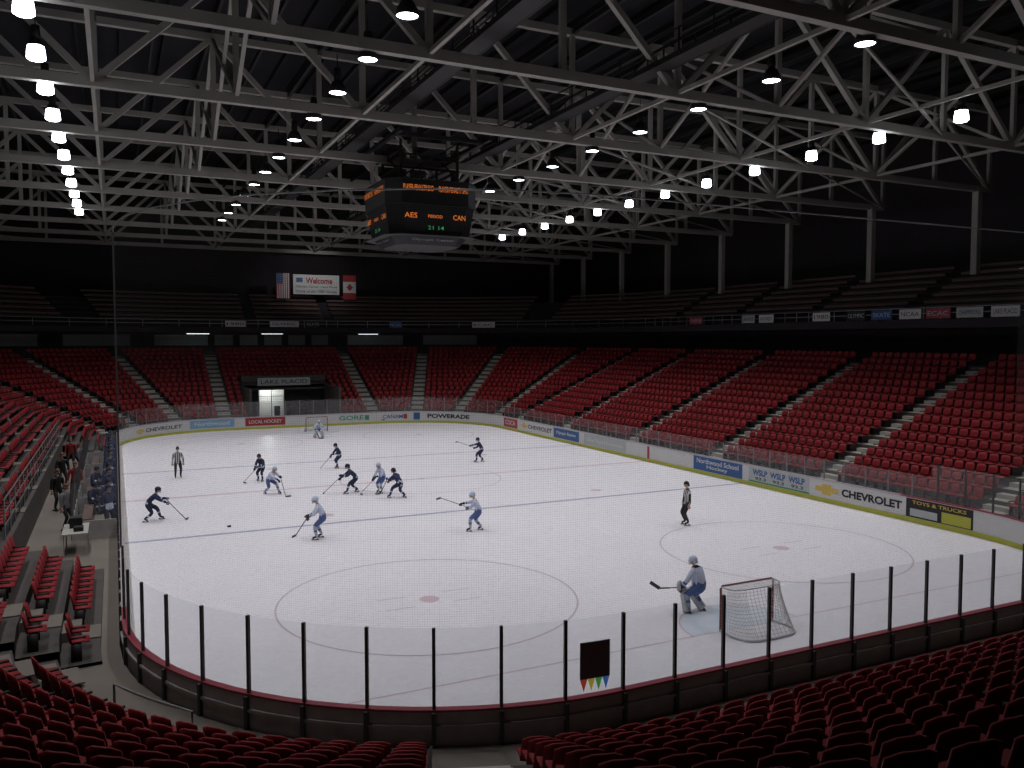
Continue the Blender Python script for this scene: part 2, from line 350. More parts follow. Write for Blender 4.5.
# portal interior
pt=MB()
pt.box(((PX0+PX1)/2,HL+9.4,3.7),(PX1-PX0,4,.2),0)
yb=HL+8.3; x0,x1=-2.9,-.5
pt.box(((PX0+x0)/2,yb,1.8),(x0-PX0,.2,3.6),0); pt.box(((x1+PX1)/2,yb,1.8),(PX1-x1,.2,3.6),0); pt.box(((x0+x1)/2,yb,3.4),(x1-x0,.2,.5),0)
pt.box(((x0+x1)/2,yb+3,1.6),(4.5,.1,3.6),1); pt.box(((x0+x1)/2,yb-.12,1.55),(.07,.06,3.1),2)
for x in(x0,x1): pt.box((x,yb-.12,1.55),(.1,.08,3.1),2)
pt.box(((x0+x1)/2,yb-.12,3.1),(x1-x0,.08,.1),2); pt.box(((x0+x1)/2,yb-.1,2.3),(x1-x0,.05,.05),2)
pt.box((-.9,yb+1.5,.6),(.5,.5,1.2),0)
pt.obj('door_entrance',[M['dark'],M['white'],M['rail']])
l=bpy.data.lights.new('portal_light','POINT'); l.energy=230; l.shadow_soft_size=.2; l.color=(.95,1,.95); lo=bpy.data.objects.new('portal_light',l)
tl=MB(); tl.lathe([(0,.06),(.2,.06),(.22,0),(.18,-.06),(0,-.08)],12,0); tlo=tl.obj('entrance_lamp',[M['fluor']]); tlo.location=(-1.7,yb+1.5,3.45)
bpy.context.scene.collection.objects.link(lo); lo.parent=tlo; lo.location=(0,0,-.35)
bn=MB(); bn.box((0,0,0),(5,.05,.75),0); v,f=textmesh('LAKE PLACID'); bn.add([(-2.2+4.4*x,-.04,-.2+.4*y) for x,y,z in v],f,1); o=bn.obj('entrance_banner',[M['grayad'],M['darksteel']]); o.location=(-.6,HL+o7-.06,z7+.3)
# ---------------- seats ----------------
def gridpanel(fn,nu,nv,th):
    vs=[];F=[]
    for sgn in(0,1):
        for j in range(nv+1):
            for i in range(nu+1):
                u=-1+2*i/nu; v=j/nv; p0=np.array(fn(u,v)); du=np.array(fn(u+.01,v))-p0; dv=np.array(fn(u,v+.01))-p0
                n=np.cross(du,dv); n/=np.linalg.norm(n); vs.append(p0+n*th*sgn)
    W=nu+1;K=W*(nv+1)
    for j in range(nv):
        for i in range(nu):
            a=j*W+i; F.append((a,a+1,a+W+1,a+W)); F.append((K+a,K+a+W,K+a+W+1,K+a+1))
    for i in range(nu):
        F.append((i,K+i,K+i+1,i+1)); a=nv*W+i; F.append((a,a+1,K+a+1,K+a))
    for j in range(nv):
        a=j*W; F.append((a,a+W,K+a+W,K+a)); a=j*W+nu; F.append((a,K+a,K+a+W,a+W))
    return vs,F
TV=[];TF=[];TM=[]
def tadd(vs,F,mi):
    n=len(TV); TV.extend([tuple(v) for v in vs]); TF.extend([tuple(i+n for i in f) for f in F]); TM.extend([mi]*len(F))
tadd(*gridpanel(lambda u,v:(.235*u*(1-.08*v*v),.2+.08*v-.05*u*u,.40+.43*v-.05*(u**4)*v),4,3,.028),0)
tadd(*gridpanel(lambda u,v:(.22*u,.17-.40*v,.42+.02*v+.025*u*u-.03*(v**4)),3,2,.03),0)
bx=MB(); bx.box((-.258,.05,.2),(.03,.22,.4)); bx.box((-.258,.02,.55),(.04,.34,.04)); tadd(bx.v,bx.f,1)
TV=np.array(TV); TF=np.array(TF); TM=np.array(TM)
def seatobj(name,inst):
    n=len(inst); k=len(TV); V=np.zeros((n,k,3))
    A=np.array(inst)
    tx,ty=A[:,4],-A[:,3]
    V[:,:,0]=A[:,0,None]+TV[None,:,0]*tx[:,None]+TV[None,:,1]*A[:,3,None]
    V[:,:,1]=A[:,1,None]+TV[None,:,0]*ty[:,None]+TV[None,:,1]*A[:,4,None]
    V[:,:,2]=A[:,2,None]+TV[None,:,2]
    F=(TF[None]+(np.arange(n)*k)[:,None,None]).reshape(-1,4)
    me=bpy.data.meshes.new(name); me.vertices.add(n*k); me.vertices.foreach_set('co',V.reshape(-1))
    me.loops.add(len(F)*4); me.loops.foreach_set('vertex_index',F.reshape(-1).astype(np.int32)); me.polygons.add(len(F))
    me.polygons.foreach_set('loop_start',np.arange(0,len(F)*4,4,dtype=np.int32)); 
    me.polygons.foreach_set('material_index',np.tile(TM,n).astype(np.int32)); me.materials.append(M['seat']); me.materials.append(M['seatmetal'])
    me.update(calc_edges=True); me.validate()
    ob=bpy.data.objects.new(name,me); bpy.context.scene.collection.objects.link(ob)
def rowseats(s0,s1,o,z,hw0=.62,hw1=.62,sp=.53):
    f0=P(s0+.01,o)[4]; f1=P(s1-.01,o)[4]; a=s0+hw0/f0; e=s1-hw1/f1
    if e<=a: return []
    N=max(4,int((e-a)/.25)); q=[a+(e-a)*i/N for i in range(N+1)]; cum=[0]
    for i in range(N): cum.append(cum[-1]+(q[i+1]-q[i])*P((q[i]+q[i+1])/2,o)[4])
    n=int(cum[-1]/sp); out=[]
    for i in range(n):
        t=(i+.5)*cum[-1]/n; s=float(np.interp(t,cum,q)); x,y,nx,ny,_=P(s,o); out.append((x,y,z,nx,ny))
    return out
ais_far=sorted([S_FL, -AX-67.5*AR,-AX-45*AR,-AX-22.5*AR,-AX,AX,AX+22.5*AR,AX+45*AR,AX+70*AR,BRK[2]+.0,yS(13.7),yS(4.2),yS(-4.6),yS(-13.2),yS(-22)])
far=[];right=[];near=[];left=[]
for k in range(15):
    o=OB+RD*k
    for a,e in zip(ais_far[:-1],ais_far[1:]):
        tgt=far if e<=BRK[2] +.1 else right
        if a==-AX and e==AX and k<8:
            tgt+=rowseats(a,PX0,o,zk(k),hw1=.2); tgt+=rowseats(PX1,e,o,zk(k),hw0=.2)
        else: tgt+=rowseats(a,e,o,zk(k))
    right+=rowseats(yS(-22),BRK[3]+6,o,zk(k),hw1=.1)
SA=BRK[5]+20.2*AR
for k in range(10):
    o=OB+RD*k
    near+=rowseats(BRK[3]+6,SA,o,zk(k),.1,.68); near+=rowseats(SA,BRK[6]-2.2,o,zk(k),.68,.1)
for k in range(13):
    o=OL+RD*k; z=zk(k,ZL)
    left+=rowseats(BRK[6]-.8,BRK[6]+.6,o,z,.0,.0); left+=rowseats(BRK[6]+1.8,BRK[6]+6.3,o,z,0,0)
    if k>=3:
        for a in(8,13,18,23,28,33): left+=rowseats(BRK[6]+a,BRK[6]+a+4,o,z,0,0)
    left+=rowseats(BRK[6]+38,BRK[7]-.6,o,z,0,0)
seatobj('stadium_seats',far); seatobj('stadium_seats',right); seatobj('stadium_seats',near); seatobj('stadium_seats',left)
# aisle stairs
sr=MB()
def stairs(sc,kmax,o0,w=1.1,k0=0,z0=Z0,mi=0):
    x,y,nx,ny,_=P(sc,0); an=math.atan2(ny,nx); R=Matrix.Rotation(an,3,'Z')
    for k in range(k0,kmax+1):
        o=o0+RD*k-.45; z=zk(k,z0)
        sr.box((x+nx*(o+RD/2),y+ny*(o+RD/2),z+.016),(RD,w,.03),mi,R)
        if k<kmax: sr.box((x+nx*(o+RD*.76),y+ny*(o+RD*.76),z+.032+RH/4),(RD*.5,w,RH/2),mi,R)
for a in ais_far[1:]: stairs(a,14,OB)
stairs(SA,9,OB,1.25,mi=0)
stairs(BRK[6]+1.2,9,OL,1.0,z0=ZL,mi=1); stairs(BRK[6]-1.5,8,OL+.5,1.0,z0=ZL,mi=1)
for a in(12.5,17.5,22.5,27.5,32.5,37.5): stairs(BRK[6]+a,12,OL,.9,3,z0=ZL,mi=1)
sr.obj('aisle_stairs',[M['step'],M['floor']])
# ---------------- roof trusses ----------------
def trussmesh():
    t=MB(); zb,zt=17.7,22.9; X=37.1; n=14; w=2*X/n
    t.box((0,0,zb),(2*X,.32,.38)); t.box((0,0,zt),(2*X,.3,.34))
    for i in range(n+1):
        x=-X+i*w; t.beam((x,0,zb),(x,0,zt),.2,.24,up=(1,0,0))
        if i<n:
            a,c=((x,0,zb),(x+w,0,zt)) if i%2==0 else ((x,0,zt),(x+w,0,zb)); t.beam(a,c,.24,.24,up=(0,1,0))
    for sx in(-1,1): t.box((sx*36,0,14.9),(.42,.42,5.6))
    return t
TY=[-33,-24.5,-16.1,-7.6,.8,9.2,17.7,26.1,34.6,43,51]
tob=None
for i,y in enumerate(TY):
    if tob is None: tob=trussmesh().obj('roof_truss',[M['steel']]); o=tob
    else:
        o=bpy.data.objects.new('roof_truss',tob.data); bpy.context.scene.collection.objects.link(o)
    o.location=(0,y,0)
br=MB()
for x in(-26.5,-15.9,-5.3,5.3,15.9,26.5):
    br.box((x,9,17.75),(.14,86,.16)); br.box((x,9,22.9),(.18,86,.2),1)
for x in(-26.5,-10.6,10.6,26.5):
    for i in range(len(TY)-1):
        br.beam((x,TY[i],17.8),(x,TY[i+1],22.8),.16); br.beam((x,TY[i],22.8),(x,TY[i+1],17.8),.16)
for i in range(len(TY)-1):
    for x0_ in(-37,5.3,21.2):
        br.beam((x0_,TY[i],17.75),(x0_+15.9,TY[i+1],17.75),.1)
for i in range(29): br.box((-37.1+i*2.65,9,23.3),(.12,86,.3),1)
br.obj('roof_bracing',[M['steel'],M['darksteel']])
ct=MB()
for x in(-3.2,4.3):
    ct.box((x,5,18.5),(.7,76,.08))
    for e in(-.38,.38):
        for z in(19,19.5): ct.box((x+e,5,z),(.05,76,.05))
        ct.box((x+e,5,18.55),(.06,76,.22))
        for i in range(38): ct.box((x+e,-32+i*2,19),(.05,.05,1.1))
ct.obj('catwalk',[M['darksteel']])
# lamps
def lampmesh(kind):
    t=MB(); t.tube([(0,0,.9),(0,0,1.5)],.02,6,0); t.lathe([(0,.95),(.13,.93),(.15,.6),(.13,.5),(0,.5)],14,0)
    if kind==0:
        t.lathe([(.1,.5),(.2,.42),(.32,.2),(.36,0),(.33,.0),(.3,.18),(.15,.42)],18,0); t.lathe([(0,.03),(.32,.03)],18,1)
    else:
        t.lathe([(.12,.5),(.2,.42),(.25,.25)],18,0);t.lathe([(.25,.25),(.28,.05),(.29,-.15)],18,2); t.lathe([(.29,-.15),(.22,-.2),(0,-.22)],18,1)
    return t.obj('high_bay_lamp',[M['darksteel'],M['lampglow'],M['lampglass']],smooth=True)
base={}
for row,(x,kind,y0) in enumerate([(-17.5,1,-28.4),(-7.4,0,-28.4),(6.6,0,-32.6),(17.4,1,-28.2)]):  # row starts include out-of-view lamps added to brighten the near seats
    y=y0
    while y<30:
        if kind not in base: base[kind]=lampmesh(kind); ob=base[kind]
        else:
            ob=bpy.data.objects.new('high_bay_lamp',base[kind].data); bpy.context.scene.collection.objects.link(ob)
        ob.location=(x,y,17.3)
        l=bpy.data.lights.new('lamp_spot','SPOT'); l.energy=820; l.spot_size=math.radians(112); l.spot_blend=.85; l.shadow_soft_size=.3; l.color=(.98,.97,1)
        lo=bpy.data.objects.new('lamp_spot',l); bpy.context.scene.collection.objects.link(lo); lo.parent=ob; lo.location=(0,0,-.35)
        lo.rotation_euler=(0,math.radians(10 if x>15 else (-12 if x<-15 else 0)),0)
        if y<-26: l.energy=400
        y+=4.2
# scoreboard
sb=empty('scoreboard',(0,0,0))
t=MB()
def octa(a,cf,z0,z1,a2=None,cf2=None,mi=0):
    a2=a2 or a; cf2=cf2 or cf
    def rg(a,c,z): return [(-a+c,-a,z),(a-c,-a,z),(a,-a+c,z),(a,a-c,z),(a-c,a,z),(-a+c,a,z),(-a,a-c,z),(-a,-a+c,z)]
    vs=rg(a,cf,z0)+rg(a2,cf2,z1); fs=[(i,(i+1)%8,8+(i+1)%8,8+i) for i in range(8)]+[tuple(range(7,-1,-1)),tuple(range(8,16))]; t.add(vs,fs,mi)
octa(2.55,.7,14.9,16.15); octa(2.25,.7,13.3,14.9,2.5,.7); octa(1.8,.5,12.85,13.3,2.15,.6)
for z in(14.88,13.3,16.15): octa(2.6,.72,z-.02,z+.02,mi=1)
for z in(16.9,17.6): 
    for sx in(-1,1): t.box((sx*1.6,0,z),(.1,3.3,.1),1); t.box((0,sx*1.6,z),(3.3,.1,.1),1)
for x in(-1.6,1.6):
    for y in(-1.6,1.6): t.beam((x,y,16.1),(x,y,18.35),.12,mi=1)
    t.beam((x,-1.6,16.4),(x,1.6,18.4),.08,mi=1); t.beam((-1.6,x,16.4),(1.6,x,18.4),.08,mi=1)
for sx in(-1,1): t.box((sx*2.4,0,18.2),(.2,8.4,.2),1); t.box((0,sx*3.2,18.2),(5,.2,.2),1)
t.obj('housing',[M['black'],M['darksteel']],parent=sb)
t=MB()
def stx(txt,x0,x1,z0,z1,mi,face,y=-2.62):
    v,f=textmesh(txt,.01); out=[]
    for a,b_,_ in v:
        X=x0+(x1-x0)*a; Z=z0+(z1-z0)*b_
        out.append((X,y,Z) if face==0 else (y,-X,Z))
    t.add(out,f,mi)
for fc in(0,1):
    stx('PLAYER-PENALTY SHO',-1.8,-.15,15.55,15.85,0,fc); stx('PLAYER-PENALTY SHO',.15,1.8,15.55,15.85,0,fc)
    stx('AES',-1.7,-1.0,14.15,14.42,0,fc,-2.48); stx('PERIOD',-.4,.4,14.2,14.36,0,fc,-2.48); stx('CAN',1.0,1.7,14.15,14.42,0,fc,-2.48); stx('21 14',-.4,.5,13.6,13.8,1,fc,-2.42)
    stx('Olympic Center',-1.2,1.2,13.0,13.16,2,fc,-2.17)
t.obj('led_text',[M['amber'],M['ledgreen'],M['grayad']],parent=sb)
# flags and welcome sign
q=MB(); q.box((0,0,0),(5.2,.06,2.2),0); v,f=textmesh('Welcome',.03); q.add([(-1.2+3*x,-.05,.1+.7*y) for x,y,z in v],f,1); q.box((-1.9,-.04,.5),(.7,.02,.5),3)
v,f=textmesh('Olympic Center - Lake Placid'); q.add([(-2.3+4.6*x,-.05,-.4+.3*y) for x,y,z in v],f,2); v,f=textmesh('Home of the 1980 Miracle'); q.add([(-2.3+4.6*x,-.05,-.9+.3*y) for x,y,z in v],f,2)
o=q.obj('welcome_banner',[M['white'],M['red'],M['black'],M['blue']]); o.location=(5.4,50.4,14.0)
q=MB()
for i in range(13): q.box((-.75+.0577+i*.1154,0,-.0),(.1154,.03,2.8),i%2)
q.box((-.35,-.02,.8),(.8,.03,1.2),2); 
for i in range(4):
    for j in range(5): q.box((-.65+i*.2,-.045,.35+j*.22),(.06,.01,.06),1)
o=q.obj('american_flag',[M['red'],M['white'],M['blue']]); o.location=(1.7,50.4,13.8)
q=MB(); q.box((0,0,1),(1.5,.04,.75),0); q.box((0,0,-1),(1.5,.04,.75),0); q.box((0,0,0),(1.5,.04,1.26),1)
leaf=[(0,.45),(.1,.25),(.22,.3),(.18,.12),(.4,.15),(.33,.02),(.38,-.05),(.12,-.25),(.03,-.25),(.03,-.45)]; pts=leaf+[(-x,z) for x,z in leaf[::-1]]
q.add([(z,-.03,-x) for x,z in pts],[tuple(range(len(pts)))],0)
o=q.obj('canadian_flag',[M['red'],M['white']]); o.location=(9.2,50.4,13.8)
l=bpy.data.lights.new('added_flag_spot','SPOT'); l.energy=620; l.spot_size=math.radians(75); l.spot_blend=.9; l.shadow_soft_size=.15  # spot and its housing are added to brighten the banner and flags
fl_=MB(); fl_.lathe([(0,.25),(.14,.25),(.18,-.1),(.16,-.1),(.12,.2)],14,0); flo=fl_.obj('added_banner_flood',[M['darksteel']],smooth=True); flo.location=(5.4,43,17.3); flo.rotation_euler=Vector((0,7.4,-3.0)).to_track_quat('-Z','Y').to_euler()
lo=bpy.data.objects.new('added_flag_spot',l); bpy.context.scene.collection.objects.link(lo); lo.parent=flo; lo.location=(0,0,-.12)
# small rail banners
BT=['LAKE PLACID','CHAMPIONS','ECAC','NCAA','SKATE','OLYMPIC','1980','HOCKEY']
for i,(s,w) in enumerate([(yS(-13.2),1.7),(yS(-11),1.7),(yS(-8.9),1.7),(yS(-6.9),1.6),(yS(-4.7),1.6),(yS(-2.6),1.6),(yS(.5),1.6),(yS(6.1),1.6),(yS(8.1),1.4),(yS(14.8),1.8),(12.5,2.6),(9,1.4),(4,1.6),(1,3),(-4,2)]):
    x,y,nx,ny,_=P(s,OU-.08); q=MB(); q.box((0,0,0),(w,.03,.62),0); v,f=textmesh(BT[i%8]); q.add([(-w*.42+w*.84*a,-.025,-.14+.28*c_) for a,c_,z in v],f,1)
    o=q.obj('rail_banner',[M[['white','grayad','caprail','white','blue','darksteel','white'][i%7]],M['black'] if i%7 not in(2,4,5) else M['grayad']]); o.location=(x,y,9.45); o.rotation_euler=(0,0,math.atan2(ny,nx)-math.pi/2)
# net cable
cb=MB(); pts=[]
for i,s in enumerate(samples(BRK[3]+2,BRK[6]+1,1.5)):
    x,y,*_=P(s,.1); pts.append((x,y,10.47))
cb.tube(pts,.016,5); x,y,*_=P(BRK[6]+1,.1); cb.tube([(x,y,2.62),(x,y,10.45)],.025,5,1); cb.obj('netting_cable',[M['rail'],M['post']],parent=bd)
# small handrail by near corner
t=MB(); pts=[]
for i in range(7):
    x,y,*_=P(BRK[5]+(50+i*2.2)*AR,1.35); pts.append((x,y,1.25))
pts=[(pts[0][0],pts[0][1],FW)]+pts+[(pts[-1][0],pts[-1][1],FW)]; t.tube(pts,.025,6); t.obj('handrail',[M['rail']])
# ---------------- goal ----------------
def goal(x,y,rz):
    e=empty('hockey_goal',(x,y,.008),rz)
    t=MB(); a=.915; H=1.22
    t.tube([(-a,0,0),(-a,0,H-.06),(-a+.06,0,H),(a-.06,0,H),(a,0,H-.06),(a,0,0)],.03,8,0)
    def cur(f0):
        W,D=f0; out=[]
        for i in range(13):
            th=math.pi*i/12; out.append((-W*math.copysign(abs(math.cos(th))**.45,math.cos(th)) ,-D*(abs(math.sin(th))**.6)))
        return out
    bt=cur((1.0,1.1)); tp=cur((.9,.5)); bt[0]=(-a,0);bt[-1]=(a,0); tp[0]=(-a,0); tp[-1]=(a,0)
    t.tube([(p_[0],p_[1],.03) for p_ in bt],.03,6,1); t.tube([(p_[0],p_[1],H-.02) for p_ in tp],.018,6,1)
    t.obj('frame',[M['goalred'],M['pad']],parent=e)
    n=MB()
    def surf(i,v): 
        bb=bt; k=min(int(i),11); fr=i-k
        bx=bb[k][0]*(1-fr)+bb[k+1][0]*fr; by=bb[k][1]*(1-fr)+bb[k+1][1]*fr; tx=tp[k][0]*(1-fr)+tp[k+1][0]*fr; ty=tp[k][1]*(1-fr)+tp[k+1][1]*fr
        w=v**1.4; return (tx*(1-w)+bx*w,ty*(1-w)+by*w,H-.02-(H-.05)*v)
    for i in range(0,49): 
        for j in range(6): n.beam(surf(i/4,j/6),surf(i/4,(j+1)/6),.007)
    for j in range(1,14):
        for i in range(24): n.beam(surf(i/2,j/14),surf((i+1)/2,j/14),.007)
    for i in range(1,20):
        xx=-a+i*.0915; dd=np.interp(xx,[p_[0] for p_ in tp],[p_[1] for p_ in tp]); n.beam((xx,0,H),(xx,dd,H-.02),.007)
    for j in range(1,5): n.beam((-.88,-j*.1,H-.01),(.88,-j*.1,H-.01),.007)
    n.obj('netting',[M['net']],parent=e)
goal(0,-26.5,0); goal(0,26.5,math.pi)
# ---------------- people ----------------
def ik(a,c,l1,l2,hint):
    a=Vector(a);c=Vector(c);d=c-a;L=min(d.length,(l1+l2)*.995);u=d.normalized();x=(l1*l1-l2*l2+L*L)/(2*L);h=math.sqrt(max(l1*l1-x*x,0))
    hv=Vector(hint); hv=(hv-u*hv.dot(u)).normalized(); return a+u*x+hv*h, a+u*L
def glovemesh(m,name):
    t=MB(); t.ball((0,.05,0),(.055,.07,.035),0,10,6)
    t.tube([(0,-.06,0),(0,.0,0)],.05,8,0)
    for i,(x,l) in enumerate([(-.04,.05),(-.014,.06),(.013,.055),(.038,.042)]):
        t.tube([(x,.09,0),(x,.09+l,-.012),(x,.095+l*.9,-.05),(x,.06,-.065)],.015,6,0)
    t.tube([(.045,.03,0),(.078,.06,-.02),(.06,.09,-.045)],.017,6,0)
    o=t.obj(name,[m],smooth=True); me=o.data; bpy.data.objects.remove(o); return me
GM={'navy':glovemesh(M['navy'],'glove'),'black':glovemesh(M['black'],'glove'),'skin':glovemesh(M['skin'],'hand')}
def headmesh(hm,cage):
    t=MB(); t.ball((0,0,0),(.078,.098,.118),0,14,10); t.ball((0,.1,-.01),(.014,.02,.022),0,8,5)
    for sx in(-1,1): t.ball((sx*.08,0,0),(.012,.02,.03),0,6,5); t.ball((sx*.03,.088,.015),(.013,.01,.008),2,6,4)
    t.box((0,.088,-.06),(.045,.012,.01),2)
    t.ball((0,-.01,.03),(.112,.135,.125) if cage else (.09,.115,.108),1,16,8,0,.58)
    t.box((0,-.07,-.04),(.16,.08,.08),1)
    if cage:
        for i in range(5):
            z=.03-i*.032; t.tube([(-.09,.05,z),(-.06,.12,z),(0,.14,z),(.06,.12,z),(.09,.05,z)],.004,4,3)
        for x in(-.05,0,.05): t.tube([(x,.13-abs(x)*.3,.04),(x,.135-abs(x)*.3,-.1)],.004,4,3)
    o=t.obj('head',[M['skin'],hm,M['black'],M['rail']],smooth=True); me=o.data; bpy.data.objects.remove(o); return me
HM={'navy':headmesh(M['pants'],True),'white':headmesh(M['jwhite'],True),'ref':headmesh(M['black'],False),'fan':headmesh(M['bench'],False)}
def link(n,me,par):
    o=bpy.data.objects.new(n,me); bpy.context.scene.collection.objects.link(o); o.parent=par; return o
def figure(name,loc,phi,team,pose='skate',scale=1.0,stick=True,coat='coatg'):
    fx=math.cos(phi)*math.cos(YAW)+math.sin(phi)*math.sin(YAW); fy=-math.cos(phi)*math.sin(YAW)+math.sin(phi)*math.cos(YAW)
    e=empty(name,(loc[0],loc[1],.009 if len(loc)<3 else loc[2]),math.atan2(-fx,fy)); e.scale=(scale,)*3
    lean,hz,fl,fr=.25,.9,(-.13,.03),(.13,-.03); T=(.12,.3,1.05);B=(.35,1.05,.04)
    if pose=='skate': lean,hz,fl,fr=.75,.78,(-.2,.28),(.22,-.35); T=(-.12,.5,.95); B=(.35,1.35,.04)
    if pose=='glide': lean,hz,fl,fr=.5,.86,(-.2,.1),(.2,-.05); T=(-.15,.4,.95); B=(.5,1.0,.04)
    if pose=='raised': lean,hz,fl,fr=.45,.84,(-.18,.2),(.2,-.2); T=(.1,.35,.95); B=(-.1,1.5,1.35)
    if pose=='stand': lean,hz,fl,fr=.06,.95,(-.14,.0),(.14,.02)
    if pose=='goalie': lean,hz,fl,fr=.6,.74,(-.32,.05),(.32,.0); T=(.35,.35,.8);B=(.1,.75,.04)
    if pose=='goaliewalk': lean,hz,fl,fr=.4,.8,(-.24,.12),(.24,-.08); T=(-.28,.35,.72);B=(-.85,.75,.75)
    if pose=='sit': lean,hz,fl,fr=.3,.55,(-.14,.42),(.14,.4)
    fat=1.2 if team in('navy','white') else .95
    if 'goalie' in pose: fat=1.35
    dirv=Vector((0,math.sin(lean),math.cos(lean))); pel=Vector((0,-.32*math.sin(lean),hz)); ch=pel+dirv*.3; nb=pel+dirv*.5
    hd=nb+Vector((0,.09*math.sin(lean)+.02,.19)); nk=nb*.45+hd*.55
    V=[pel,pel+dirv*.15,ch,nb,nk]; Rr=[(.17,.13),(.16,.125),(.185,.14),(.09,.08),(.06,.06)]
    E=[(0,1),(1,2),(2,3),(3,4)]; tag=['torso','torso','torso','neck']
    if fat>1: Rr=[(a*1.08,b_*1.1) for a,b_ in Rr]; Rr[3]=(.1,.09)
    Tv,Bv=Vector(T),Vector(B); hands={}
    if stick: hands[-1]=Tv; hands[1]=Tv+(Bv-Tv)*.33
    if pose=='goalie': hands[-1]=Vector((-.42,.3,.75)); hands[1]=Tv
    if pose=='goaliewalk': hands[1]=Vector((.4,.25,.72)); hands[-1]=Tv
    if not stick: hands[-1]=Vector((-.3,.05,.82)) if pose!='sit' else Vector((-.15,.35,.62)); hands[1]=Vector((.3,.08,.82)) if pose!='sit' else Vector((.15,.35,.62))
    W={}
    for sx in(-1,1):
        sh=pel+dirv*.44+Vector((sx*.2,0,0)); el,wr=ik(sh,hands[sx],.29,.26,(sx*.6,-.5,-.4)); n=len(V); V+=[sh,el,wr]
        Rr+=[(.085*fat,.085*fat),(.062*fat,.062*fat),(.045*fat,.045*fat)]; E+=[(2,n),(n,n+1),(n+1,n+2)]; tag+=['torso','arm','fore']; W[sx]=(el,wr)
    A={}
    for sx,ft in((-1,fl),(1,fr)):
        hp=pel+Vector((sx*.11,0,-.06)); kn,an=ik(hp,(ft[0],ft[1],.13),.43,.42,(sx*.12,1,0)); toe=an+Vector((sx*.02,.17,-.05)); n=len(V); V+=[hp,kn,an,toe]
        Rr+=[(.105*fat,.11*fat),(.075*fat,.08*fat),(.052,.055),(.04,.035)]; E+=[(0,n),(n,n+1),(n+1,n+2),(n+2,n+3)]; tag+=['pants','pants','shin','foot']; A[sx]=(kn,an)
    me=bpy.data.meshes.new('b'); me.from_pydata([tuple(v) for v in V],E,[]); ob=bpy.data.objects.new('b',me); bpy.context.scene.collection.objects.link(ob)
    md=ob.modifiers.new('s','SKIN'); md.use_smooth_shade=True
    for i,r in enumerate(Rr): me.skin_vertices[0].data[i].radius=r; me.skin_vertices[0].data[i].use_root=(i==0)
    ss_=ob.modifiers.new('u','SUBSURF'); ss_.levels=1; ss_.render_levels=1
    dg=bpy.context.evaluated_depsgraph_get(); m2=bpy.data.meshes.new_from_object(ob.evaluated_get(dg)); bpy.data.objects.remove(ob)
    jer={'navy':'navy','white':'jwhite','ref':'stripes','fan':coat}[team]
    pan={'navy':'pants','white':'sky','ref':'black','fan':'black'}[team]; sck={'navy':'navy','white':'sock','ref':'black','fan':'black'}[team]
    mats=[M[jer],M[pan],M[sck],M['skate'],M['skin'],M['sky'] if team=='white' else (M['jwhite'] if team=='navy' else M[jer])]
    m2.materials.clear()
    for m in mats: m2.materials.append(m)
    mi={'torso':0,'arm':0,'fore':0,'neck':4,'pants':1,'shin':2,'foot':3}
    for pl in m2.polygons:
        pl.use_smooth=True; c0=pl.center; best=9;bi=0;bt=0
        for j,(a,b_) in enumerate(E):
            d=V[b_]-V[a]; tt=max(0,min(1,(c0-V[a]).dot(d)/d.length_squared)); ds=(c0-(V[a]+d*tt)).length/(Rr[a][0]*(1-tt)+Rr[b_][0]*tt)
            if ds<best: best=ds;bi=j;bt=tt
        k=mi[tag[bi]]
        if tag[bi]=='torso' and bi==0 and bt<.5: k=5
        if tag[bi]=='fore' and .3<bt<.6: k=5
        if tag[bi]=='shin' and .35<bt<.6 and team in('navy','white'): k=5
        pl.material_index=k
    link('body',m2,e)
    h=link('head',HM[team],e); h.location=hd+Vector((0,.02,.02)); h.rotation_euler=(-min(lean,.5)*.5,0,0)
    for sx in(-1,1):
        el,wr=W[sx]; g_=link('glove' if team in('navy','white') else 'hand',GM['navy' if team=='navy' else ('black' if team=='white' else 'skin')],e); d=(wr-el).normalized()
        g_.location=wr; g_.rotation_euler=d.to_track_quat('Y','Z').to_euler(); sc_=1.15 if fat>1 else .9; g_.scale=(sc_*(-sx),sc_,sc_)
    t=MB()
    for sx in(-1,1):
        an=A[sx][1]
        if team=='fan': t.box((an.x+sx*.01,an.y+.06,.03),(.09,.27,.05),1)
        else: t.box((an.x+sx*.01,an.y+.06,.02),(.006,.28,.045),0); t.box((an.x+sx*.01,an.y+.13,.05),(.03,.05,.03),1); t.box((an.x+sx*.01,an.y-.02,.05),(.03,.05,.03),1)
    t.obj('footwear',[M['rail'],M['skate']],parent=e)
    if stick:
        t=MB(); 
        t.beam(Tv+(Tv-Bv).normalized()*.08,Bv,.03,.022)
        side=Vector((-1,.35,0)).normalized()
        if pose=='goaliewalk': t.beam(Tv+(Bv-Tv)*.55,Bv,.09,.024); t.beam(Bv,Bv+Vector((-.25,.15,.2)),.024,.1)
        elif 'goalie' in pose: t.beam(Tv+(Bv-Tv)*.5,Bv,.09,.024); t.beam(Bv,Bv+side*.36,.024,.1)
        else: t.beam(Bv,Bv+side*.3,.02,.075)
        t.obj('stick',[M['stick']],parent=e)
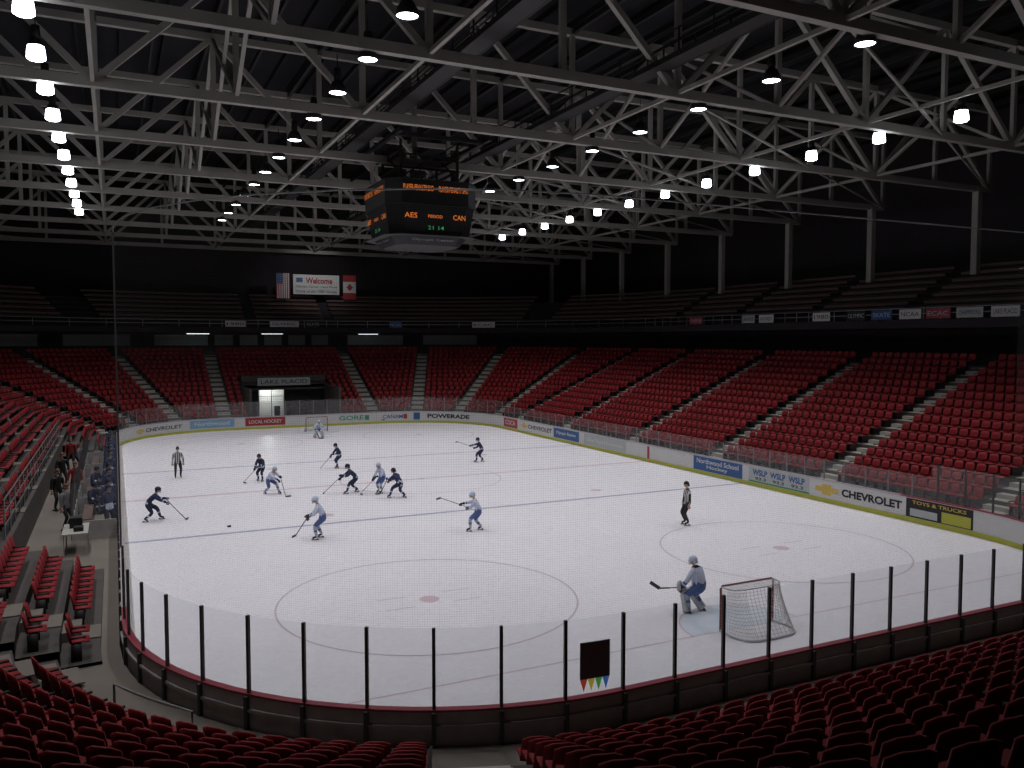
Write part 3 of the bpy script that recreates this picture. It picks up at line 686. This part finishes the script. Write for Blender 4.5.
    if 'goalie' in pose:
        t=MB()
        for sx in(-1,1):
            kn,an=A[sx]; d=(kn-an).normalized()
            for (a0,a1,w,th) in((-.1,.42,.27,.15),(.42,.62,.24,.16)): 
                a=an+d*a0; c_=an+d*a1; f_=Vector((0,.09,0)); t.beam(a+f_,c_+f_,w,th,0,up=(0,1,0))
        t.obj('leg_pads',[M['pad']],parent=e,bev=.04)
        t=MB(); w1=W[1][1]; w2=W[-1][1]; t.box(w1+Vector((0,.07,0)),(.2,.08,.36)); t.ball(w2+Vector((0,.08,0)),(.14,.08,.17),0); t.obj('blocker_and_catcher',[M['pad']],parent=e,bev=.03)
    return e
D=math.radians
PEOPLE=[('referee',(-12.31,6.21),300,'ref','stand',1,False),('hockey_player',(-14.05,-5.21),20,'navy','skate',.98,True),('hockey_player',(-8.24,3.15),250,'navy','glide',.92,True),
('hockey_player',(-8.35,-1.06),330,'white','skate',.95,True),('hockey_player',(-3.27,5.88),210,'navy','glide',.92,True),('hockey_player',(-4.63,-2.55),200,'navy','skate',1,True),
('hockey_player',(-3.3,-3.19),230,'white','glide',.95,True),('hockey_player',(-2.97,-4.82),150,'navy','skate',.98,True),('hockey_player',(-8.28,-11.56),185,'white','glide',1.02,True),
('hockey_player',(-2.23,-12.98),170,'white','raised',.98,True),('hockey_player',(5.51,4.38),175,'navy','raised',.95,True),('referee',(6.23,-15.85),190,'ref','stand',1.04,False),
('hockey_goalie',(-.5,-25.0),140,'white','goaliewalk',1.0,True),('hockey_goalie',(-.89,21.9),295,'white','goalie',.95,True)]
for i,(n,l_,ph,tm,po,sc_,sk) in enumerate(PEOPLE): figure(n,l_,D(ph),tm,po,sc_,sk)
t=MB(); t.lathe([(0,0),(.0762,0),(.0762,.05),(0,.05)],20,0); o=t.obj('hockey_puck',[M['black']]); o.location=(-11.24,-7.83,.008)
# bench
t=MB(); t.box((-HW-1.25,3,FW+.42),(.35,22,.06),0)
for i in range(12): t.box((-HW-1.25,-7.5+i*1.9,FW+.2),(.3,.06,.4),1)
t.obj('players_bench',[M['bench'],M['darksteel']])
rr=random.Random(4)
for i in range(14):
    y=-8+i*1.6+rr.uniform(-.3,.3); st_=rr.random()<.75
    figure('bench_player',(-HW-(.5 if st_ else 1.1),y,FW+.005),D(-30+rr.uniform(-20,20)),'navy','stand' if st_ else 'sit',.98,False)
for i,(o_,y,c_) in enumerate([(2.0,-7.5,'coatg'),(2.5,-3.2,'black'),(1.9,-1.0,'coatr'),(2.6,2.5,'black'),(2.0,6.5,'coatg'),(2.5,9.5,'coatr')]):
    figure('spectator',(-HW-o_,y,FW+.005),D(-20+rr.uniform(-60,60)),'fan','stand',1.02,False,c_)
# timekeeper box with glass walls
pb=empty('timekeeper_box'); g=MB(); p=MB()
for y in(-9.6,-4.4,.8,6,11.2):
    g.add([(-HW-.2,y,FW+.7),(-HW-1.7,y,FW+.7),(-HW-1.7,y,FW+1.9),(-HW-.2,y,FW+1.9)],[(0,1,2,3)])
    p.box((-HW-.95,y,FW+.35),(1.5,.06,.7),1)
    for x in(-HW-.2,-HW-1.7): p.box((x,y,FW+.95),(.05,.05,1.9),0)
g.add([(-HW-1.7,-9.6,FW+.7),(-HW-1.7,11.2,FW+.7),(-HW-1.7,11.2,FW+1.9),(-HW-1.7,-9.6,FW+1.9)],[(0,1,2,3)])
p.box((-HW-1.7,.8,FW+.35),(.05,20.8,.7),1)
for i in range(18): p.box((-HW-1.7,-9.6+i*1.22,FW+1.3),(.04,.04,1.2),0)
g.obj('glass',[M['glass']],parent=pb); p.obj('frame',[M['post'],M['boardback']],parent=pb)
t=MB()
o_=3.3
for z in(2.1,2.5,2.9): t.tube([(-HW-o_,-14.3,z),(-HW-o_,13.9,z)],.025,6)
for i in range(20): t.tube([(-HW-o_,-14.3+i*1.48,1.68),(-HW-o_,-14.3+i*1.48,2.9)],.025,6)
t.obj('guard_rail',[M['rail']])
t=MB(); t.box((0,0,.75),(.8,1.8,.04)) 
for a in(-.35,.35):
    for c_ in(-.8,.8): t.box((a,c_,.365),(.04,.04,.73))
t.box((0,.3,.95),(.4,.5,.35),1); t.box((.1,-.4,.85),(.3,.35,.14),1)
o=t.obj('scorekeeper_table',[M['step'],M['black']]); o.location=(-HW-1.5,-11.2,FW+.002)
# camera
cam=bpy.data.cameras.new('camera'); co=bpy.data.objects.new('camera',cam); bpy.context.scene.collection.objects.link(co)
cam.sensor_width=36; cam.lens=FPX/1024*36; cam.clip_end=400; cam.clip_start=.05
co.location=(CX,CY,CH)
F=Vector((math.sin(YAW)*math.cos(PIT),math.cos(YAW)*math.cos(PIT),-math.sin(PIT))); co.rotation_euler=F.to_track_quat('-Z','Y').to_euler()
bpy.context.scene.camera=co
w=bpy.data.worlds.new('world'); bpy.context.scene.world=w; w.use_nodes=True; w.node_tree.nodes['Background'].inputs[0].default_value=(.011,.012,.015,1)
bpy.context.scene.view_settings.view_transform='Standard'
